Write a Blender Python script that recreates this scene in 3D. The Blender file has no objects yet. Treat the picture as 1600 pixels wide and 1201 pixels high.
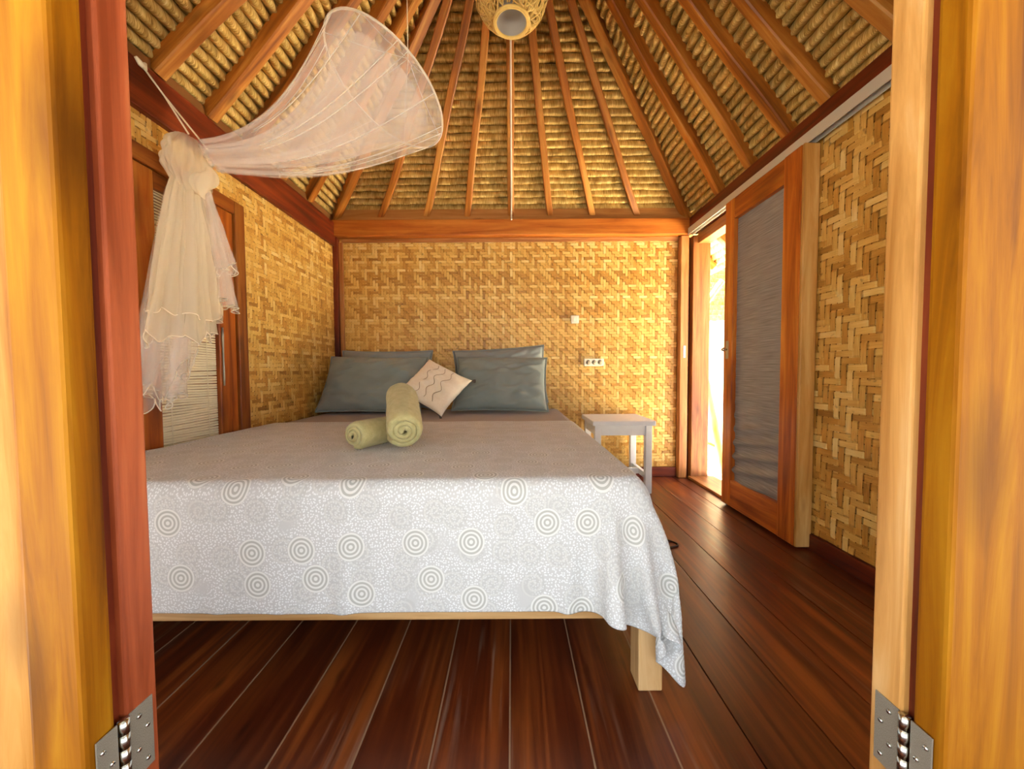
import bpy, bmesh, math, random
import numpy as np
from mathutils import Vector, Matrix, noise
random.seed(7)
S = bpy.context.scene
COL = S.collection
PI = math.pi

# ------------------------------------------------------------------ camera
F_PX, CAM_H, PITCH, ROLL = 578.0, 0.93, 0.038, 0.006
cam_d = bpy.data.cameras.new('camera')
cam_d.sensor_fit = 'HORIZONTAL'; cam_d.sensor_width = 36.0
cam_d.lens = 36.0 * F_PX / 1600.0
cam_d.clip_start = 0.02; cam_d.clip_end = 200
cam = bpy.data.objects.new('camera', cam_d); COL.objects.link(cam)
fw = Vector((0, math.cos(PITCH), -math.sin(PITCH)))
up0 = Vector((0, math.sin(PITCH), math.cos(PITCH)))
rt0 = Vector((1, 0, 0))
rt = rt0 * math.cos(ROLL) - up0 * math.sin(ROLL)
upv = up0 * math.cos(ROLL) + rt0 * math.sin(ROLL)
cam.matrix_world = Matrix(((rt.x, upv.x, -fw.x, 0), (rt.y, upv.y, -fw.y, 0), (rt.z, upv.z, -fw.z, CAM_H), (0, 0, 0, 1)))
S.camera = cam

# ------------------------------------------------------------------ world, sun, exposure
w = bpy.data.worlds.new('sky'); S.world = w; w.use_nodes = True
bg = w.node_tree.nodes['Background']
bg.inputs[0].default_value = (0.84, 0.92, 1.0, 1); bg.inputs[1].default_value = 1.1
sun_d = bpy.data.lights.new('sun', 'SUN'); sun_d.energy = 52.0; sun_d.angle = math.radians(1.0); sun_d.color = (1, 0.95, 0.88)
sun = bpy.data.objects.new('sun', sun_d); COL.objects.link(sun)
sun.rotation_euler = Vector((0.30, -0.05, -0.95)).to_track_quat('-Z', 'Y').to_euler()
S.view_settings.view_transform = 'Standard'; S.view_settings.look = 'None'
S.view_settings.gamma = 1.0; S.view_settings.use_curve_mapping = False
S.view_settings.exposure = 1.85
S.cycles.diffuse_bounces = 6; S.cycles.max_bounces = 12; S.cycles.transparent_max_bounces = 24

# ------------------------------------------------------------------ helpers
def rgb(h):
    c = [int(h[i:i + 2], 16) / 255 for i in (0, 2, 4)]
    return tuple((x / 12.92 if x <= 0.04045 else ((x + 0.055) / 1.055) ** 2.4) for x in c) + (1,)

class NT:
    def __init__(s, name):
        s.m = bpy.data.materials.new(name); s.m.use_nodes = True
        s.t = s.m.node_tree; s.b = s.t.nodes['Principled BSDF']; s.out = s.t.nodes['Material Output']
    def n(s, kind, ins=None, **props):
        x = s.t.nodes.new(kind)
        for k, v in props.items(): setattr(x, k, v)
        for k, v in (ins or {}).items():
            if isinstance(v, bpy.types.NodeSocket): s.t.links.new(v, x.inputs[k])
            else: x.inputs[k].default_value = v
        return x
    def set(s, **kw):
        names = dict(color='Base Color', rough='Roughness', metal='Metallic', normal='Normal', spec='Specular IOR Level',
                     sheen='Sheen Weight', coat='Coat Weight', coat_rough='Coat Roughness', sub='Subsurface Weight', trans='Transmission Weight')
        for k, v in kw.items():
            i = s.b.inputs[names[k]]
            if isinstance(v, bpy.types.NodeSocket): s.t.links.new(v, i)
            else: i.default_value = v
    def math(s, op, a, b=0.0, c=None, clamp=False):
        ins = {0: a, 1: b}
        if c is not None: ins[2] = c
        return s.n('ShaderNodeMath', ins, operation=op, use_clamp=clamp).outputs[0]
    def ramp(s, fac, stops):
        r = s.n('ShaderNodeValToRGB', {0: fac}); e = r.color_ramp.elements
        while len(e) < len(stops): e.new(0.5)
        for k, (p, c) in enumerate(stops): e[k].position = p; e[k].color = c
        return r.outputs[0]
    def mix(s, f, a, b, mode='MIX'):
        x = s.n('ShaderNodeMix', data_type='RGBA', blend_type=mode)
        for i, v in ((0, f), (6, a), (7, b)):
            if isinstance(v, bpy.types.NodeSocket): s.t.links.new(v, x.inputs[i])
            else: x.inputs[i].default_value = v
        return x.outputs[2]
    def bump(s, h, strength=0.3, dist=0.01):
        return s.n('ShaderNodeBump', {'Height': h, 'Strength': strength, 'Distance': dist}).outputs[0]

def plain(name, c, rough=0.5, **kw):
    t = NT(name); t.set(color=c, rough=rough, **kw); return t.m

_wood = {}
def wood(kind, axis):
    """kind -> (dark, mid, light, roughness); grain runs along object axis"""
    if (kind, axis) in _wood: return _wood[(kind, axis)]
    P = dict(rafter=('703c0c', 'a6641e', 'cc9444', .45), beam=('7a380c', 'b0601c', 'cc8030', .42),
             redbeam=('3c1206', '64220a', '883a16', .40),
             door=('603002', '965a04', 'b47c14', .6), jamb=('7c3414', 'a4502a', 'b86c40', .5), jamb_pale=('a87030', 'd49c54', 'ecc488', .45),
             edge=('7a4412', 'a8702c', 'c49450', .60), slide=('7a3208', 'b05c18', 'd08834', .36), slide_edge=('946026', 'c08a40', 'dcb470', .45),
             post=('7c4018', 'a86a30', 'c48c54', .45), bed=('a87840', 'caa06a', 'e0c090', .5), window=('50200a', '86450f', 'a86a24', .42),
             bamboo=('b08038', 'd8a850', 'ecc878', .4), board=('80491a', 'a87032', 'c08c4c', .55))[kind]
    t = NT('wood_%s_%s' % (kind, axis.lower()))
    tc = t.n('ShaderNodeTexCoord'); oi = t.n('ShaderNodeObjectInfo')
    off = t.n('ShaderNodeVectorMath', {0: tc.outputs['Object'], 1: t.n('ShaderNodeVectorMath', {0: oi.outputs['Random'], 1: (17, 31, 23)}, operation='MULTIPLY').outputs[0]}, operation='ADD').outputs[0]
    long_, cross = 1.6, 22.0
    sc = {'X': (long_, cross, cross), 'Y': (cross, long_, cross), 'Z': (cross, cross, long_)}[axis]
    v = t.n('ShaderNodeVectorMath', {0: off, 1: sc}, operation='MULTIPLY').outputs[0]
    n1 = t.n('ShaderNodeTexNoise', {'Vector': v, 'Scale': 1.0, 'Detail': 6.0, 'Roughness': 0.62, 'Distortion': 0.6}).outputs[0]
    v2 = t.n('ShaderNodeVectorMath', {0: off, 1: tuple(x * 0.22 for x in sc)}, operation='MULTIPLY').outputs[0]
    n2 = t.n('ShaderNodeTexNoise', {'Vector': v2, 'Scale': 1.0, 'Detail': 3.0, 'Distortion': 1.2}).outputs[0]
    f = t.math('ADD', t.math('MULTIPLY', n1, 0.6), t.math('MULTIPLY', n2, 0.4))
    col = t.ramp(f, [(0.36, rgb(P[0])), (0.5, rgb(P[1])), (0.66, rgb(P[2]))])
    kv = t.n('ShaderNodeVectorMath', {0: off, 1: tuple((2.2 if x == long_ else 7.0) for x in sc)}, operation='MULTIPLY').outputs[0]
    kd = t.n('ShaderNodeTexVoronoi', {'Vector': kv, 'Scale': 1.0, 'Randomness': 1.0}).outputs['Distance']
    kn = t.math('SUBTRACT', 1.0, t.math('MULTIPLY', kd, 3.0 if kind in ('door', 'jamb_pale', 'slide') else 4.5 if kind in ('edge', 'jamb') else 6.5, clamp=True), clamp=True)
    col = t.mix(t.math('MULTIPLY', kn, 0.85), col, tuple(x * .55 for x in rgb(P[0])[:3]) + (1,))
    val = t.math('ADD', 0.86, t.math('MULTIPLY', oi.outputs['Random'], 0.28))
    hsv = t.n('ShaderNodeHueSaturation', {'Color': col, 'Value': val}).outputs[0]
    t.set(color=hsv, rough=t.math('ADD', P[3] - .08, t.math('MULTIPLY', n1, 0.2)), normal=t.bump(n1, 0.25, 0.004), spec=0.12 if kind in ('door', 'edge') else 0.4)
    _wood[(kind, axis)] = t.m
    return t.m

def mesh_obj(name, verts, faces, mat, parent=None, smooth=False, uvs=None, matrix=None):
    me = bpy.data.meshes.new(name); me.from_pydata([tuple(v) for v in verts], [], faces); me.update()
    if smooth: me.polygons.foreach_set('use_smooth', [True] * len(me.polygons))
    if uvs is not None:
        ul = me.uv_layers.new(name='UVMap'); vi = np.zeros(len(me.loops), dtype=np.int32); me.loops.foreach_get('vertex_index', vi)
        ul.data.foreach_set('uv', np.asarray(uvs, dtype=np.float32)[vi].ravel())
    if mat: me.materials.append(mat)
    o = bpy.data.objects.new(name, me); COL.objects.link(o)
    if parent: o.parent = parent
    if matrix is not None: o.matrix_local = matrix
    return o

def bm_obj(name, bm, mat, parent=None, smooth=False, matrix=None):
    me = bpy.data.meshes.new(name); bm.to_mesh(me); bm.free()
    if smooth: me.polygons.foreach_set('use_smooth', [True] * len(me.polygons))
    if mat: me.materials.append(mat)
    o = bpy.data.objects.new(name, me); COL.objects.link(o)
    if parent: o.parent = parent
    if matrix is not None: o.matrix_local = matrix
    return o

def box_bm(x0, x1, y0, y1, z0, z1, bevel=0.004, seg=2):
    bm = bmesh.new(); bmesh.ops.create_cube(bm, size=1)
    for v in bm.verts:
        v.co = Vector(((x0 + x1) / 2 + v.co.x * (x1 - x0), (y0 + y1) / 2 + v.co.y * (y1 - y0), (z0 + z1) / 2 + v.co.z * (z1 - z0)))
    if bevel: bmesh.ops.bevel(bm, geom=bm.edges[:], offset=bevel, segments=seg, profile=0.6, affect='EDGES')
    return bm

def box(name, x0, x1, y0, y1, z0, z1, mat, parent=None, bevel=0.004):
    return bm_obj(name, box_bm(x0, x1, y0, y1, z0, z1, bevel), mat, parent)

def frame_mat(p0, p1, normal):
    """matrix at p0: local X along p0->p1, local Z along normal"""
    p0, p1 = Vector(p0), Vector(p1); x = (p1 - p0).normalized(); n = Vector(normal)
    z = (n - x * n.dot(x)).normalized(); y = z.cross(x)
    return Matrix(((x.x, y.x, z.x, p0.x), (x.y, y.y, z.y, p0.y), (x.z, y.z, z.z, p0.z), (0, 0, 0, 1))), (p1 - p0).length

def beam(name, p0, p1, wd, dp, normal, mat, parent=None, bevel=0.005, wob=0.0):
    """bar from p0 to p1, top face on the line (local z from -dp to 0), with slight natural waviness"""
    M, L = frame_mat(p0, p1, normal)
    if wob:
        n = max(4, int(L / 0.16)); sd = random.random() * 50
        vs, fs = [], []
        for i in range(n + 1):
            x = L * i / n
            dy = wob * (noise.noise(Vector((x * 1.7, sd, 0)))); dw = 1 + 0.10 * noise.noise(Vector((x * 3, sd, 9)))
            dz = wob * .5 * noise.noise(Vector((x * 2, sd, 4)))
            b = bevel
            W = wd / 2 * dw
            ring = [(-W + b, 0), (W - b, 0), (W, -b), (W, -dp + b + dz), (W - b, -dp + dz), (-W + b, -dp + dz), (-W, -dp + b + dz), (-W, -b)]
            vs += [(x, dy + r[0], r[1]) for r in ring]
        for i in range(n):
            for k in range(8):
                a = i * 8 + k; c = i * 8 + (k + 1) % 8
                fs.append((a, c, c + 8, a + 8))
        fs.append(tuple(range(7, -1, -1))); fs.append(tuple(n * 8 + k for k in range(8)))
        return mesh_obj(name, vs, fs, mat, parent, matrix=M)
    return bm_obj(name, box_bm(0, L, -wd / 2, wd / 2, -dp, 0, bevel), mat, parent, matrix=M)

def tube(name, pts, r, mat, parent=None, seg=8, closed=False, caps=True):
    pts = [Vector(p) for p in pts]; n = len(pts); vs, fs = [], []
    rr = r if isinstance(r, (list, tuple)) else [r] * n
    ref = Vector((0.31, 0.17, 0.93)).normalized(); prev = None
    for i, p in enumerate(pts):
        a = pts[(i - 1) % n] if (closed or i) else p; b = pts[(i + 1) % n] if (closed or i < n - 1) else p
        d = (b - a)
        d = d.normalized() if d.length > 1e-9 else Vector((0, 0, 1))
        if prev is None:
            u = d.cross(ref).normalized() if abs(d.dot(ref)) < .98 else d.cross(Vector((1, 0, 0))).normalized()
        else:
            u = (prev - d * prev.dot(d)).normalized()
        prev = u; v = d.cross(u)
        for k in range(seg):
            t = 2 * PI * k / seg; vs.append(p + (u * math.cos(t) + v * math.sin(t)) * rr[i])
    for i in range(n if closed else n - 1):
        for k in range(seg):
            a = i * seg + k; b = i * seg + (k + 1) % seg; j = ((i + 1) % n) * seg
            fs.append((a, b, j + (k + 1) % seg, j + k))
    if caps and not closed:
        fs.append(tuple(range(seg - 1, -1, -1))); fs.append(tuple((n - 1) * seg + k for k in range(seg)))
    if name is None: return vs, fs
    return mesh_obj(name, vs, fs, mat, parent, smooth=True)

def grid_faces(nu, nv, wrap_u=False, off=0):
    fs = []
    for j in range(nv - 1):
        for i in range(nu if wrap_u else nu - 1):
            i2 = (i + 1) % nu
            fs.append((off + j * nu + i, off + j * nu + i2, off + (j + 1) * nu + i2, off + (j + 1) * nu + i))
    return fs

def empty(name, loc=(0, 0, 0), parent=None):
    o = bpy.data.objects.new(name, None); COL.objects.link(o); o.location = loc; o.empty_display_size = 0.1
    if parent: o.parent = parent
    return o

def tag(o, label, cat, group=None, kind=None):
    o['label'] = label; o['category'] = cat
    if group: o['group'] = group
    if kind: o['kind'] = kind
    return o

# ------------------------------------------------------------------ other materials
def m_strip():
    t = NT('woven_bamboo_strip')
    oi = t.n('ShaderNodeObjectInfo'); tc = t.n('ShaderNodeTexCoord')
    v = t.n('ShaderNodeVectorMath', {0: tc.outputs['Object'], 1: (1, 1, 1)}, operation='MULTIPLY').outputs[0]
    v = t.n('ShaderNodeVectorMath', {0: v, 1: t.n('ShaderNodeVectorMath', {0: oi.outputs['Random'], 1: (37, 53, 11)}, operation='MULTIPLY').outputs[0]}, operation='ADD').outputs[0]
    lo = t.n('ShaderNodeTexNoise', {'Vector': v, 'Scale': 5.0, 'Detail': 2.0}).outputs[0]
    st = t.n('ShaderNodeVectorMath', {0: v, 1: (14, 320, 1)}, operation='MULTIPLY').outputs[0]
    hi = t.n('ShaderNodeTexNoise', {'Vector': st, 'Scale': 1.0, 'Detail': 2.0}).outputs[0]
    f = t.math('ADD', t.math('ADD', t.math('MULTIPLY', lo, 0.45), t.math('MULTIPLY', hi, 0.35)), t.math('MULTIPLY', oi.outputs['Random'], 0.42))
    col = t.ramp(f, [(0.26, rgb('8a5a1c')), (0.5, rgb('c8903a')), (0.72, rgb('e4b860')), (0.95, rgb('f2d690'))])
    sp = t.n('ShaderNodeTexNoise', {'Vector': v, 'Scale': 26.0, 'Detail': 1.0}).outputs[0]
    spot = t.math('MULTIPLY', t.math('SUBTRACT', sp, 0.70), 9.0, clamp=True)
    col = t.mix(t.math('MULTIPLY', spot, .7), col, rgb('5a340c'))
    t.set(color=col, rough=0.42, normal=t.bump(hi, 0.3, 0.002), spec=0.45)
    return t.m
M_STRIP = m_strip()
M_STRIP_BACK = plain('bamboo_shadow_backing', rgb('7a4c18'), 0.8)

def m_straw():
    t = NT('thatch_straw')
    uv = t.n('ShaderNodeTexCoord').outputs['UV']; oi = t.n('ShaderNodeObjectInfo')
    off = t.n('ShaderNodeVectorMath', {0: uv, 1: t.n('ShaderNodeVectorMath', {0: oi.outputs['Random'], 1: (31, 7, 0)}, operation='MULTIPLY').outputs[0]}, operation='ADD').outputs[0]
    s1 = t.n('ShaderNodeTexNoise', {'Vector': t.n('ShaderNodeVectorMath', {0: off, 1: (230, 22, 1)}, operation='MULTIPLY').outputs[0], 'Scale': 1.0, 'Detail': 3.0}).outputs[0]
    s2 = t.n('ShaderNodeTexNoise', {'Vector': t.n('ShaderNodeVectorMath', {0: off, 1: (26, 8, 1)}, operation='MULTIPLY').outputs[0], 'Scale': 1.0, 'Detail': 2.0}).outputs[0]
    f = t.math('ADD', t.math('MULTIPLY', s1, 0.62), t.math('MULTIPLY', s2, 0.38))
    col = t.ramp(f, [(0.30, rgb('745420')), (0.44, rgb('b49048')), (0.57, rgb('dcbc70')), (0.72, rgb('f6e2a4'))])
    hsv = t.n('ShaderNodeHueSaturation', {'Color': col, 'Value': t.math('ADD', 0.85, t.math('MULTIPLY', oi.outputs['Random'], 0.3))}).outputs[0]
    t.set(color=hsv, rough=0.7, normal=t.bump(s1, 0.6, 0.006), spec=0.25)
    return t.m
M_STRAW = m_straw()

def m_floor():
    t = NT('dark_floor_plank')
    tc = t.n('ShaderNodeTexCoord'); oi = t.n('ShaderNodeObjectInfo')
    off = t.n('ShaderNodeVectorMath', {0: tc.outputs['Object'], 1: t.n('ShaderNodeVectorMath', {0: oi.outputs['Random'], 1: (17, 41, 0)}, operation='MULTIPLY').outputs[0]}, operation='ADD').outputs[0]
    n1 = t.n('ShaderNodeTexNoise', {'Vector': t.n('ShaderNodeVectorMath', {0: off, 1: (30, 1.4, 1)}, operation='MULTIPLY').outputs[0], 'Scale': 1.0, 'Detail': 5.0, 'Distortion': .8}).outputs[0]
    n2 = t.n('ShaderNodeTexNoise', {'Vector': t.n('ShaderNodeVectorMath', {0: off, 1: (7, .8, 1)}, operation='MULTIPLY').outputs[0], 'Scale': 1.0, 'Detail': 2.0}).outputs[0]
    f = t.math('ADD', t.math('MULTIPLY', n1, .55), t.math('MULTIPLY', n2, .45))
    col = t.ramp(f, [(0.34, rgb('340f05')), (0.5, rgb('58240c')), (0.66, rgb('844418'))])
    kd = t.n('ShaderNodeTexVoronoi', {'Vector': t.n('ShaderNodeVectorMath', {0: off, 1: (9, 3.2, 1)}, operation='MULTIPLY').outputs[0], 'Scale': 1.0}).outputs['Distance']
    kn = t.math('SUBTRACT', 1.0, t.math('MULTIPLY', kd, 8.0, clamp=True), clamp=True)
    col = t.mix(t.math('MULTIPLY', kn, .8), col, rgb('1c0803'))
    sc = t.n('ShaderNodeTexNoise', {'Vector': t.n('ShaderNodeVectorMath', {0: off, 1: (42, 1.7, 1)}, operation='MULTIPLY').outputs[0], 'Scale': 1.0, 'Detail': 4.0}).outputs[0]
    ms = t.n('ShaderNodeTexNoise', {'Vector': t.n('ShaderNodeVectorMath', {0: off, 1: (2.4, 1.6, 1)}, operation='MULTIPLY').outputs[0], 'Scale': 1.0, 'Detail': 1.0}).outputs[0]
    wear = t.math('MULTIPLY', t.math('MULTIPLY', t.math('SUBTRACT', sc, .55), 5.0, clamp=True), t.math('MULTIPLY', t.math('SUBTRACT', ms, .50), 7.0, clamp=True))
    col = t.mix(t.math('MULTIPLY', wear, .65), col, rgb('a08c78'))
    hsv = t.n('ShaderNodeHueSaturation', {'Color': col, 'Value': t.math('ADD', 0.75, t.math('MULTIPLY', oi.outputs['Random'], 0.5))}).outputs[0]
    t.set(color=hsv, rough=t.math('ADD', .26, t.math('MULTIPLY', n1, .18)), normal=t.bump(n1, .12, .003), spec=.5)
    return t.m
M_FLOOR = m_floor()
M_SEAM = plain('pale_seam_filler', rgb('8c6e54'), 0.7)

def m_spread():
    t = NT('paisley_bedspread')
    uv = t.n('ShaderNodeTexCoord').outputs['UV']
    def vor(scale, rnd, off=(0, 0, 0)):
        v = t.n('ShaderNodeVectorMath', {0: uv, 1: off}, operation='ADD').outputs[0]
        x = t.n('ShaderNodeTexVoronoi', {'Vector': v, 'Scale': scale, 'Randomness': rnd}, voronoi_dimensions='2D')
        d = x.outputs['Distance']; p = x.outputs['Position']
        return d, t.n('ShaderNodeVectorMath', {0: v, 1: p}, operation='SUBTRACT').outputs[0]
    # medallions: concentric rings
    d, _ = vor(6.2, .62)
    ins = t.math('MULTIPLY', t.math('SUBTRACT', .25, d), 60.0, clamp=True)
    rings = t.math('MULTIPLY', t.math('SUBTRACT', t.math('SINE', t.math('MULTIPLY', d, 92.0)), -.15), 2.6, clamp=True)
    # scrolls: spirals winding round other centres
    d2, q = vor(10.5, .75, (3.3, 1.7, 0))
    sx = t.n('ShaderNodeSeparateXYZ', {0: q})
    ang = t.math('ARCTAN2', sx.outputs[1], sx.outputs[0])
    spi = t.math('SINE', t.math('ADD', t.math('MULTIPLY', d2, 34.0), ang))
    scroll = t.math('MULTIPLY', t.math('SUBTRACT', spi, .35), 3.0, clamp=True)
    area = t.math('MULTIPLY', t.math('SUBTRACT', .40, d2), 30.0, clamp=True)
    # small white dots filling the ground
    d3, _ = vor(135.0, .9)
    dots = t.math('MULTIPLY', t.math('SUBTRACT', .34, d3), 9.0, clamp=True)
    patch = t.n('ShaderNodeTexNoise', {'Vector': uv, 'Scale': 9.0, 'Detail': 1.0}).outputs[0]
    dots = t.math('MULTIPLY', dots, t.math('MULTIPLY', t.math('SUBTRACT', patch, .27), 9.0, clamp=True))
    ground, white, grey = rgb('c0c0be'), rgb('e4e6e6'), rgb('a8a598')
    c = t.mix(t.math('MULTIPLY', dots, .85), ground, white)
    c = t.mix(t.math('MULTIPLY', area, .35), c, rgb('aeaeaa'))
    c = t.mix(t.math('MULTIPLY', t.math('MULTIPLY', scroll, area), .6), c, rgb('cdcdc8'))
    ringc = t.mix(rings, rgb('adada6'), rgb('d8d8d4'))
    c = t.mix(ins, c, ringc)
    wv = t.n('ShaderNodeTexNoise', {'Vector': t.n('ShaderNodeVectorMath', {0: uv, 1: (900, 900, 1)}, operation='MULTIPLY').outputs[0], 'Scale': 1.0}).outputs[0]
    t.set(color=c, rough=.85, normal=t.bump(wv, .15, .001), sheen=.15, spec=.2)
    return t.m
M_SPREAD = m_spread()

def fabric(name, c, c2, sc=6.0, rough=.9, bumpd=.006, fine=400.0):
    t = NT(name); tc = t.n('ShaderNodeTexCoord').outputs['Object']
    a = t.n('ShaderNodeTexNoise', {'Vector': tc, 'Scale': sc, 'Detail': 4.0}).outputs[0]
    b = t.n('ShaderNodeTexNoise', {'Vector': tc, 'Scale': fine, 'Detail': 1.0}).outputs[0]
    h = t.math('ADD', t.math('MULTIPLY', a, .6), t.math('MULTIPLY', b, .4))
    t.set(color=t.mix(a, c, c2), rough=rough, normal=t.bump(h, .5, bumpd), sheen=.15, spec=.2)
    return t.m
M_SHEET = fabric('taupe_sheet', rgb('968878'), rgb('a8988a'))
M_PILLOW = fabric('sage_grey_pillowcase', rgb('7c847c'), rgb('929a92'), 5, .8)
M_PILLOW2 = fabric('grey_pillowcase', rgb('848a84'), rgb('9aa09a'), 5, .8)
M_CUSH = fabric('cream_cushion_cover', rgb('ecdcbc'), rgb('f6ecd4'), 60, .95, .004)
M_CUSHB = fabric('dark_cushion_back', rgb('4a3c34'), rgb('5a4a40'))
M_TOWEL = fabric('khaki_terry', rgb('a69a60'), rgb('cabe8a'), 45, 1.0, .012, 260.0)
M_WHITE = fabric('white_paint', rgb('dcdcdc'), rgb('ececea'), 20, .5, .001)
M_PLASTIC = plain('cream_plastic', rgb('f0e6cc'), .35)
M_DARK = plain('dark_void', rgb('1a0f08'), .9)
M_METAL = NT('brushed_hinge_steel'); 
_n = M_METAL.n('ShaderNodeTexNoise', {'Scale': 60.0, 'Detail': 3.0}).outputs[0]
M_METAL.set(color=M_METAL.ramp(_n, [(.3, rgb('8a8272')), (.7, rgb('b4ac9a'))]), metal=.45, rough=.42); M_METAL = M_METAL.m
M_CHROME = plain('bright_steel', rgb('d8d8d0'), .2, metal=1.0)
M_TRACK = plain('galvanised_track', rgb('c8c6b6'), .4, metal=.15)
M_ROPE = fabric('cream_cord', rgb('e2d6b0'), rgb('f0e8cc'), 90, .9)
M_RATTAN = fabric('pale_rattan', rgb('e0b450'), rgb('f8dc8c'), 40, .5)
M_LINER = plain('white_lamp_liner', rgb('b4b0a8'), .6)
M_BLINDSLAT = fabric('pale_bamboo_slat', rgb('e8dcb0'), rgb('f6eccc'), 30, .6)
M_CABLE = plain('dark_cable', rgb('2a1a10'), .5)
M_SCREEN = NT('grey_screen_cloth')
_tc = M_SCREEN.n('ShaderNodeTexCoord').outputs['Object']
_a = M_SCREEN.n('ShaderNodeTexNoise', {'Vector': M_SCREEN.n('ShaderNodeVectorMath', {0: _tc, 1: (1, 6, 160)}, operation='MULTIPLY').outputs[0], 'Scale': 1.0, 'Detail': 3.0}).outputs[0]
M_SCREEN.set(color=M_SCREEN.ramp(_a, [(.3, rgb('7c7874')), (.7, rgb('a09c98'))]), rough=.6, normal=M_SCREEN.bump(_a, .4, .003), spec=.3); M_SCREEN = M_SCREEN.m
def m_net(name, alpha, col):
    t = NT(name)
    tr = t.n('ShaderNodeBsdfTransparent'); df = t.n('ShaderNodeBsdfDiffuse', {0: col}); tl = t.n('ShaderNodeBsdfTranslucent', {0: col})
    m1 = t.n('ShaderNodeMixShader', {0: .45, 1: df.outputs[0], 2: tl.outputs[0]})
    m2 = t.n('ShaderNodeMixShader', {0: alpha, 1: tr.outputs[0], 2: m1.outputs[0]})
    t.t.links.new(m2.outputs[0], t.out.inputs[0]); return t.m
M_NET = m_net('sheer_netting', .27, rgb('fbf3ea'))
M_NETD = m_net('gathered_netting', .42, rgb('f8efd8'))
M_NETH = m_net('netting_hem', .75, rgb('fbf4e4'))
M_GROUND = fabric('pale_sand', rgb('d8ccb0'), rgb('eee4cc'), 3, .95)
M_LIME = fabric('white_limewash', rgb('f0ead8'), rgb('f8f4e8'), 3, .9)
M_ROOFTOP = fabric('weathered_thatch', rgb('6a5434'), rgb('8a7044'), 20, .95)

# ------------------------------------------------------------------ the room: floor
XL, XR, YB, YF, ZT = -1.5, 1.5, 3.2, 0.56, 2.2
fl = box('floor', -1.62, 1.74, -2.6, 3.32, -0.12, -0.018, M_SEAM, bevel=0)
tag(fl, 'dark red-brown polished plank floor of the bedroom', 'floor', kind='structure')
edges = [-1.59, -1.39, -1.19, -0.99, -0.788, -0.584, -0.384, -0.202, -0.011, 0.190, 0.392, 0.588, 0.792, 0.985, 1.190, 1.385, 1.58, 1.73]
for a, b in zip(edges[:-1], edges[1:]):
    box('floor_plank', a + .0016, b - .0016, -2.58, 3.31, -0.02, random.uniform(-.0008, .0), M_FLOOR, fl, .0015)

for q in edges[2:11]:
    box('seam_filler', q - .0022, q + .0022, -2.5, random.uniform(2.2, 2.9), -0.0175, .0004, M_SEAM, fl, 0)
# ------------------------------------------------------------------ woven walls
CELL = 0.0235
_strip_cache = {}
def strip_mesh(n, phase, cell=CELL, wd=.86, h=.0028):
    key = (n, phase, cell)
    if key in _strip_cache: return _strip_cache[key]
    vs, fs = [], []
    def z(k): return h if ((k + phase) % 6) < 3 else -h
    pts = []
    k = 0
    while k < n:
        e = k
        while e + 1 < n and z(e + 1) == z(k): e += 1
        a, b = k * cell, (e + 1) * cell
        pts += [(a + .22 * cell, z(k)), (b - .22 * cell, z(k))] if e > k else [((a + b) / 2, z(k))]
        k = e + 1
    pts = [(0, pts[0][1])] + pts + [(n * cell, pts[-1][1])]
    hw = cell * wd / 2
    for x, zz in pts: vs += [(x, -hw, zz), (x, hw, zz)]
    for i in range(len(pts) - 1): fs.append((2 * i, 2 * i + 1, 2 * i + 3, 2 * i + 2)[::-1])
    me = bpy.data.meshes.new('bamboo_strip'); me.from_pydata(vs, [], fs); me.update(); me.materials.append(M_STRIP)
    _strip_cache[key] = me
    return me

def weave(parent, origin, udir, vdir, wdt, hgt, cell=CELL, flip=1):
    """twill-woven panel; udir horizontal, vdir vertical, strips face udir x vdir"""
    o, u, v = Vector(origin), Vector(udir).normalized(), Vector(vdir).normalized(); n = u.cross(v)
    nu, nv = max(1, int(round(wdt / cell))), max(1, int(round(hgt / cell)))
    def place(me, p, x, y):
        ob = bpy.data.objects.new('bamboo_strip', me); COL.objects.link(ob); ob.parent = parent
        j = random.uniform(-.03, .03) * cell; p = p + y * j
        ob.matrix_local = Matrix(((x.x, y.x, n.x, p.x), (x.y, y.y, n.y, p.y), (x.z, y.z, n.z, p.z), (0, 0, 0, 1)))
    for i in range(nu):
        place(strip_mesh(nv, i % 6, cell), o + u * (i + .5) * cell, v, -u)        # local x up
    for j in range(nv):
        place(strip_mesh(nu, (j + 3) % 6, cell), o + v * (j + .5) * cell, u, v)
    return

# back wall
wb = box('wall_back', -1.56, 1.50, YB + .008, YB + .05, 0, 2.24, M_STRIP_BACK, bevel=0)
tag(wb, 'woven bamboo wall behind the head of the bed', 'wall', kind='structure')
weave(wb, (-1.47, YB, 0.085), (1, 0, 0), (0, 0, 1), 2.88, 1.965)
box('top_beam', -1.50, 1.50, YB - .085, YB + .03, 2.055, 2.185, wood('beam', 'X'), wb, .006)
box('blocking_board', -1.48, 1.48, YB - .03, YB, 2.187, 2.29, wood('board', 'X'), wb, .003)
box('cover_strip', -1.44, 1.42, YB - .022, YB - .004, 2.02, 2.054, wood('post', 'X'), wb, .004)
box('corner_post', -1.50, -1.462, YB - .06, YB - .006, 0.0, 2.053, wood('redbeam', 'Z'), wb, .004)
box('cover_strip', -1.461, -1.43, YB - .03, YB - .006, 0.0, 2.02, wood('post', 'Z'), wb, .003)
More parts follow.
